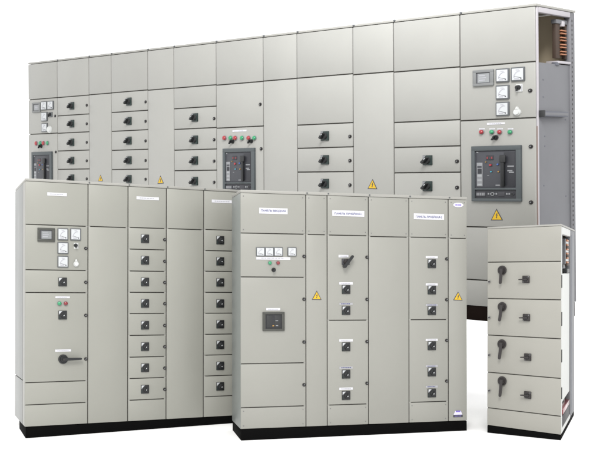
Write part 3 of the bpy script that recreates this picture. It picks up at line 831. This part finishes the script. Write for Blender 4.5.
# ================================================================== right board
B = Board('right', 'switchboard', 'narrow light switchboard with four stacked doors, each with a hanging black handle')
D, hp, H = B.D, B.hp, B.H; W = B.cols[-1]
zc = 1.383                                       # foot of the open top compartment
mb = MB(); mb.box(.004, W - .05, .022, D - .004, hp, zc - .02, M['sheet']); B.link('carcass', mb)
mb = MB(); mb.box(.006, W - .004, .0165, .0205, hp + .004, H - .03, M['seam_shade']); B.link('seam_shade', mb)
fronts(B, M['paint_right'], .0062, hp + .003, H - .016, .016, .0055)
mb = MB(); mb.box(-.002, W + .003, .001, D, H - .015, H, M['cap'], .005); B.link('top_cover', mb)
mb = MB(); mb.box(.002, W - .004, .004, D, 0, hp - .001, M['plinth'], .003); B.link('plinth', mb)
mb = MB(); mb.box(W - .04, W - .002, .021, .105, hp + .002, H - .017, M['sheet'], .003); B.link('front_post', mb)
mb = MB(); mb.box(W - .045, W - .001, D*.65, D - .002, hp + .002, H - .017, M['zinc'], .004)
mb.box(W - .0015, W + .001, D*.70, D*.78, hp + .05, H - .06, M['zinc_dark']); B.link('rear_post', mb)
mb = MB(); mb.box(W - .04, W - .001, .106, D*.649, H - .075, H - .017, M['sheet'], .004); B.link('top_rail', mb)
mb = MB(); mb.box(W - .048, W - .008, .107, D*.645, .30, zc - .06, M['sheet'], .002); B.link('side_panel', mb)
mb = MB(); mb.box(.005, .02, .03, D - .006, zc, H - .018, M['inner']); B.link('compartment_wall', mb)
mb = MB(); mb.box(.021, W - .05, D - .02, D - .006, zc, H - .018, M['sheet']); B.link('back_plate', mb)
for za, zb_ in ((1.3145, 1.2138), (1.0244, .9156), (.7284, .6292), (.4314, .3418)):
    mb = MB(); mb.box(W - .006, W + .004, .020, .052, zb_, za, M['black_soft'], .002); B.link('hinge', mb)
mb = MB(); mb.box(W - .12, W - .004, .20, .34, zc - .012, zc + .016, M['black'], .004); mb.box(W - .10, W - .002, D*.42, D*.60, zc - .055, zc - .020, M['black'], .006); B.link('support_bracket', mb)
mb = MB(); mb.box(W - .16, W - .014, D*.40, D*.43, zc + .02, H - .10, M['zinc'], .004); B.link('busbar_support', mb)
for i in range(6):
    zz = H - .115 - i*.037
    mb = MB(); mb.box(W - .18, W - .004, D*.45, D*.56, zz - .0075, zz + .0075, M['copper'], .002); B.link('busbar', mb)
    mb = MB(); mb.box(W - .10, W - .010 + .008*(i % 2), D*.435, D*.60, zz - .027, zz - .0085, M['white'] if i % 2 == 0 else M['brown'], .003); B.link('busbar_spacer', mb)
mb = MB(); mb.box(W - .04, W - .003, .2, D*.62, .192, .232, M['dark_red'], .003); B.link('cable_strip', mb, label='red strip low in the open flank')
mb = MB(); mb.box(W - .03, W - .004, .12, D*.6, .10, .185, M['black_soft'], .003); B.link('cable_recess', mb)
mb = MB(); mb.box(W - .03, W - .001, .106, D*.649, hp + .001, hp + .034, M['sheet'], .003); B.link('bottom_rail', mb)

# ------------------------------------------------------------------ floor, light, camera
structure('floor', [(-300, -60, 0), (300, -60, 0), (300, 600, 0), (-300, 600, 0)], [(0, 1, 2, 3)], M['floor'])

w = bpy.data.worlds.new('World'); scene.world = w; w.use_nodes = True
bg = w.node_tree.nodes['Background']; bg.inputs['Color'].default_value = (1, 1, 1, 1); bg.inputs['Strength'].default_value = WORLD

def area(name, loc, aim, size, power, col, spread=180):
    l = bpy.data.lights.new(name, 'AREA'); l.shape = 'DISK'; l.size = size; l.energy = power; l.color = col; l.spread = math.radians(spread)
    o = bpy.data.objects.new(name, l); COL.objects.link(o); o.location = loc
    o.rotation_euler = (Vector(aim) - Vector(loc)).to_track_quat('-Z', 'Y').to_euler()
area('key_lamp', (-1.2, -7, 13), (0, 9, 1), 7, KEY, (1, .985, .96))
area('overhead_lamp', (.3, 5.2, 7.6), (1.3, 10.0, 6.0), 2.4, TOP, (.97, .975, 1), 70)

cam = bpy.data.cameras.new('camera'); co = bpy.data.objects.new('camera', cam); COL.objects.link(co)
co.location = (0, 0, CAM_H); co.rotation_euler = (math.radians(90), 0, 0)
cam.sensor_fit = 'HORIZONTAL'; cam.sensor_width = 36; cam.lens = 36*FOCAL; cam.shift_y = (HORIZON - .5)*466/603
cam.clip_end = 2000
scene.camera = co
vs_ = scene.view_settings; vs_.view_transform = 'Standard'; vs_.look = 'None'; vs_.exposure = 0; vs_.gamma = 1
scene.render.resolution_x = 1024; scene.render.resolution_y = 791
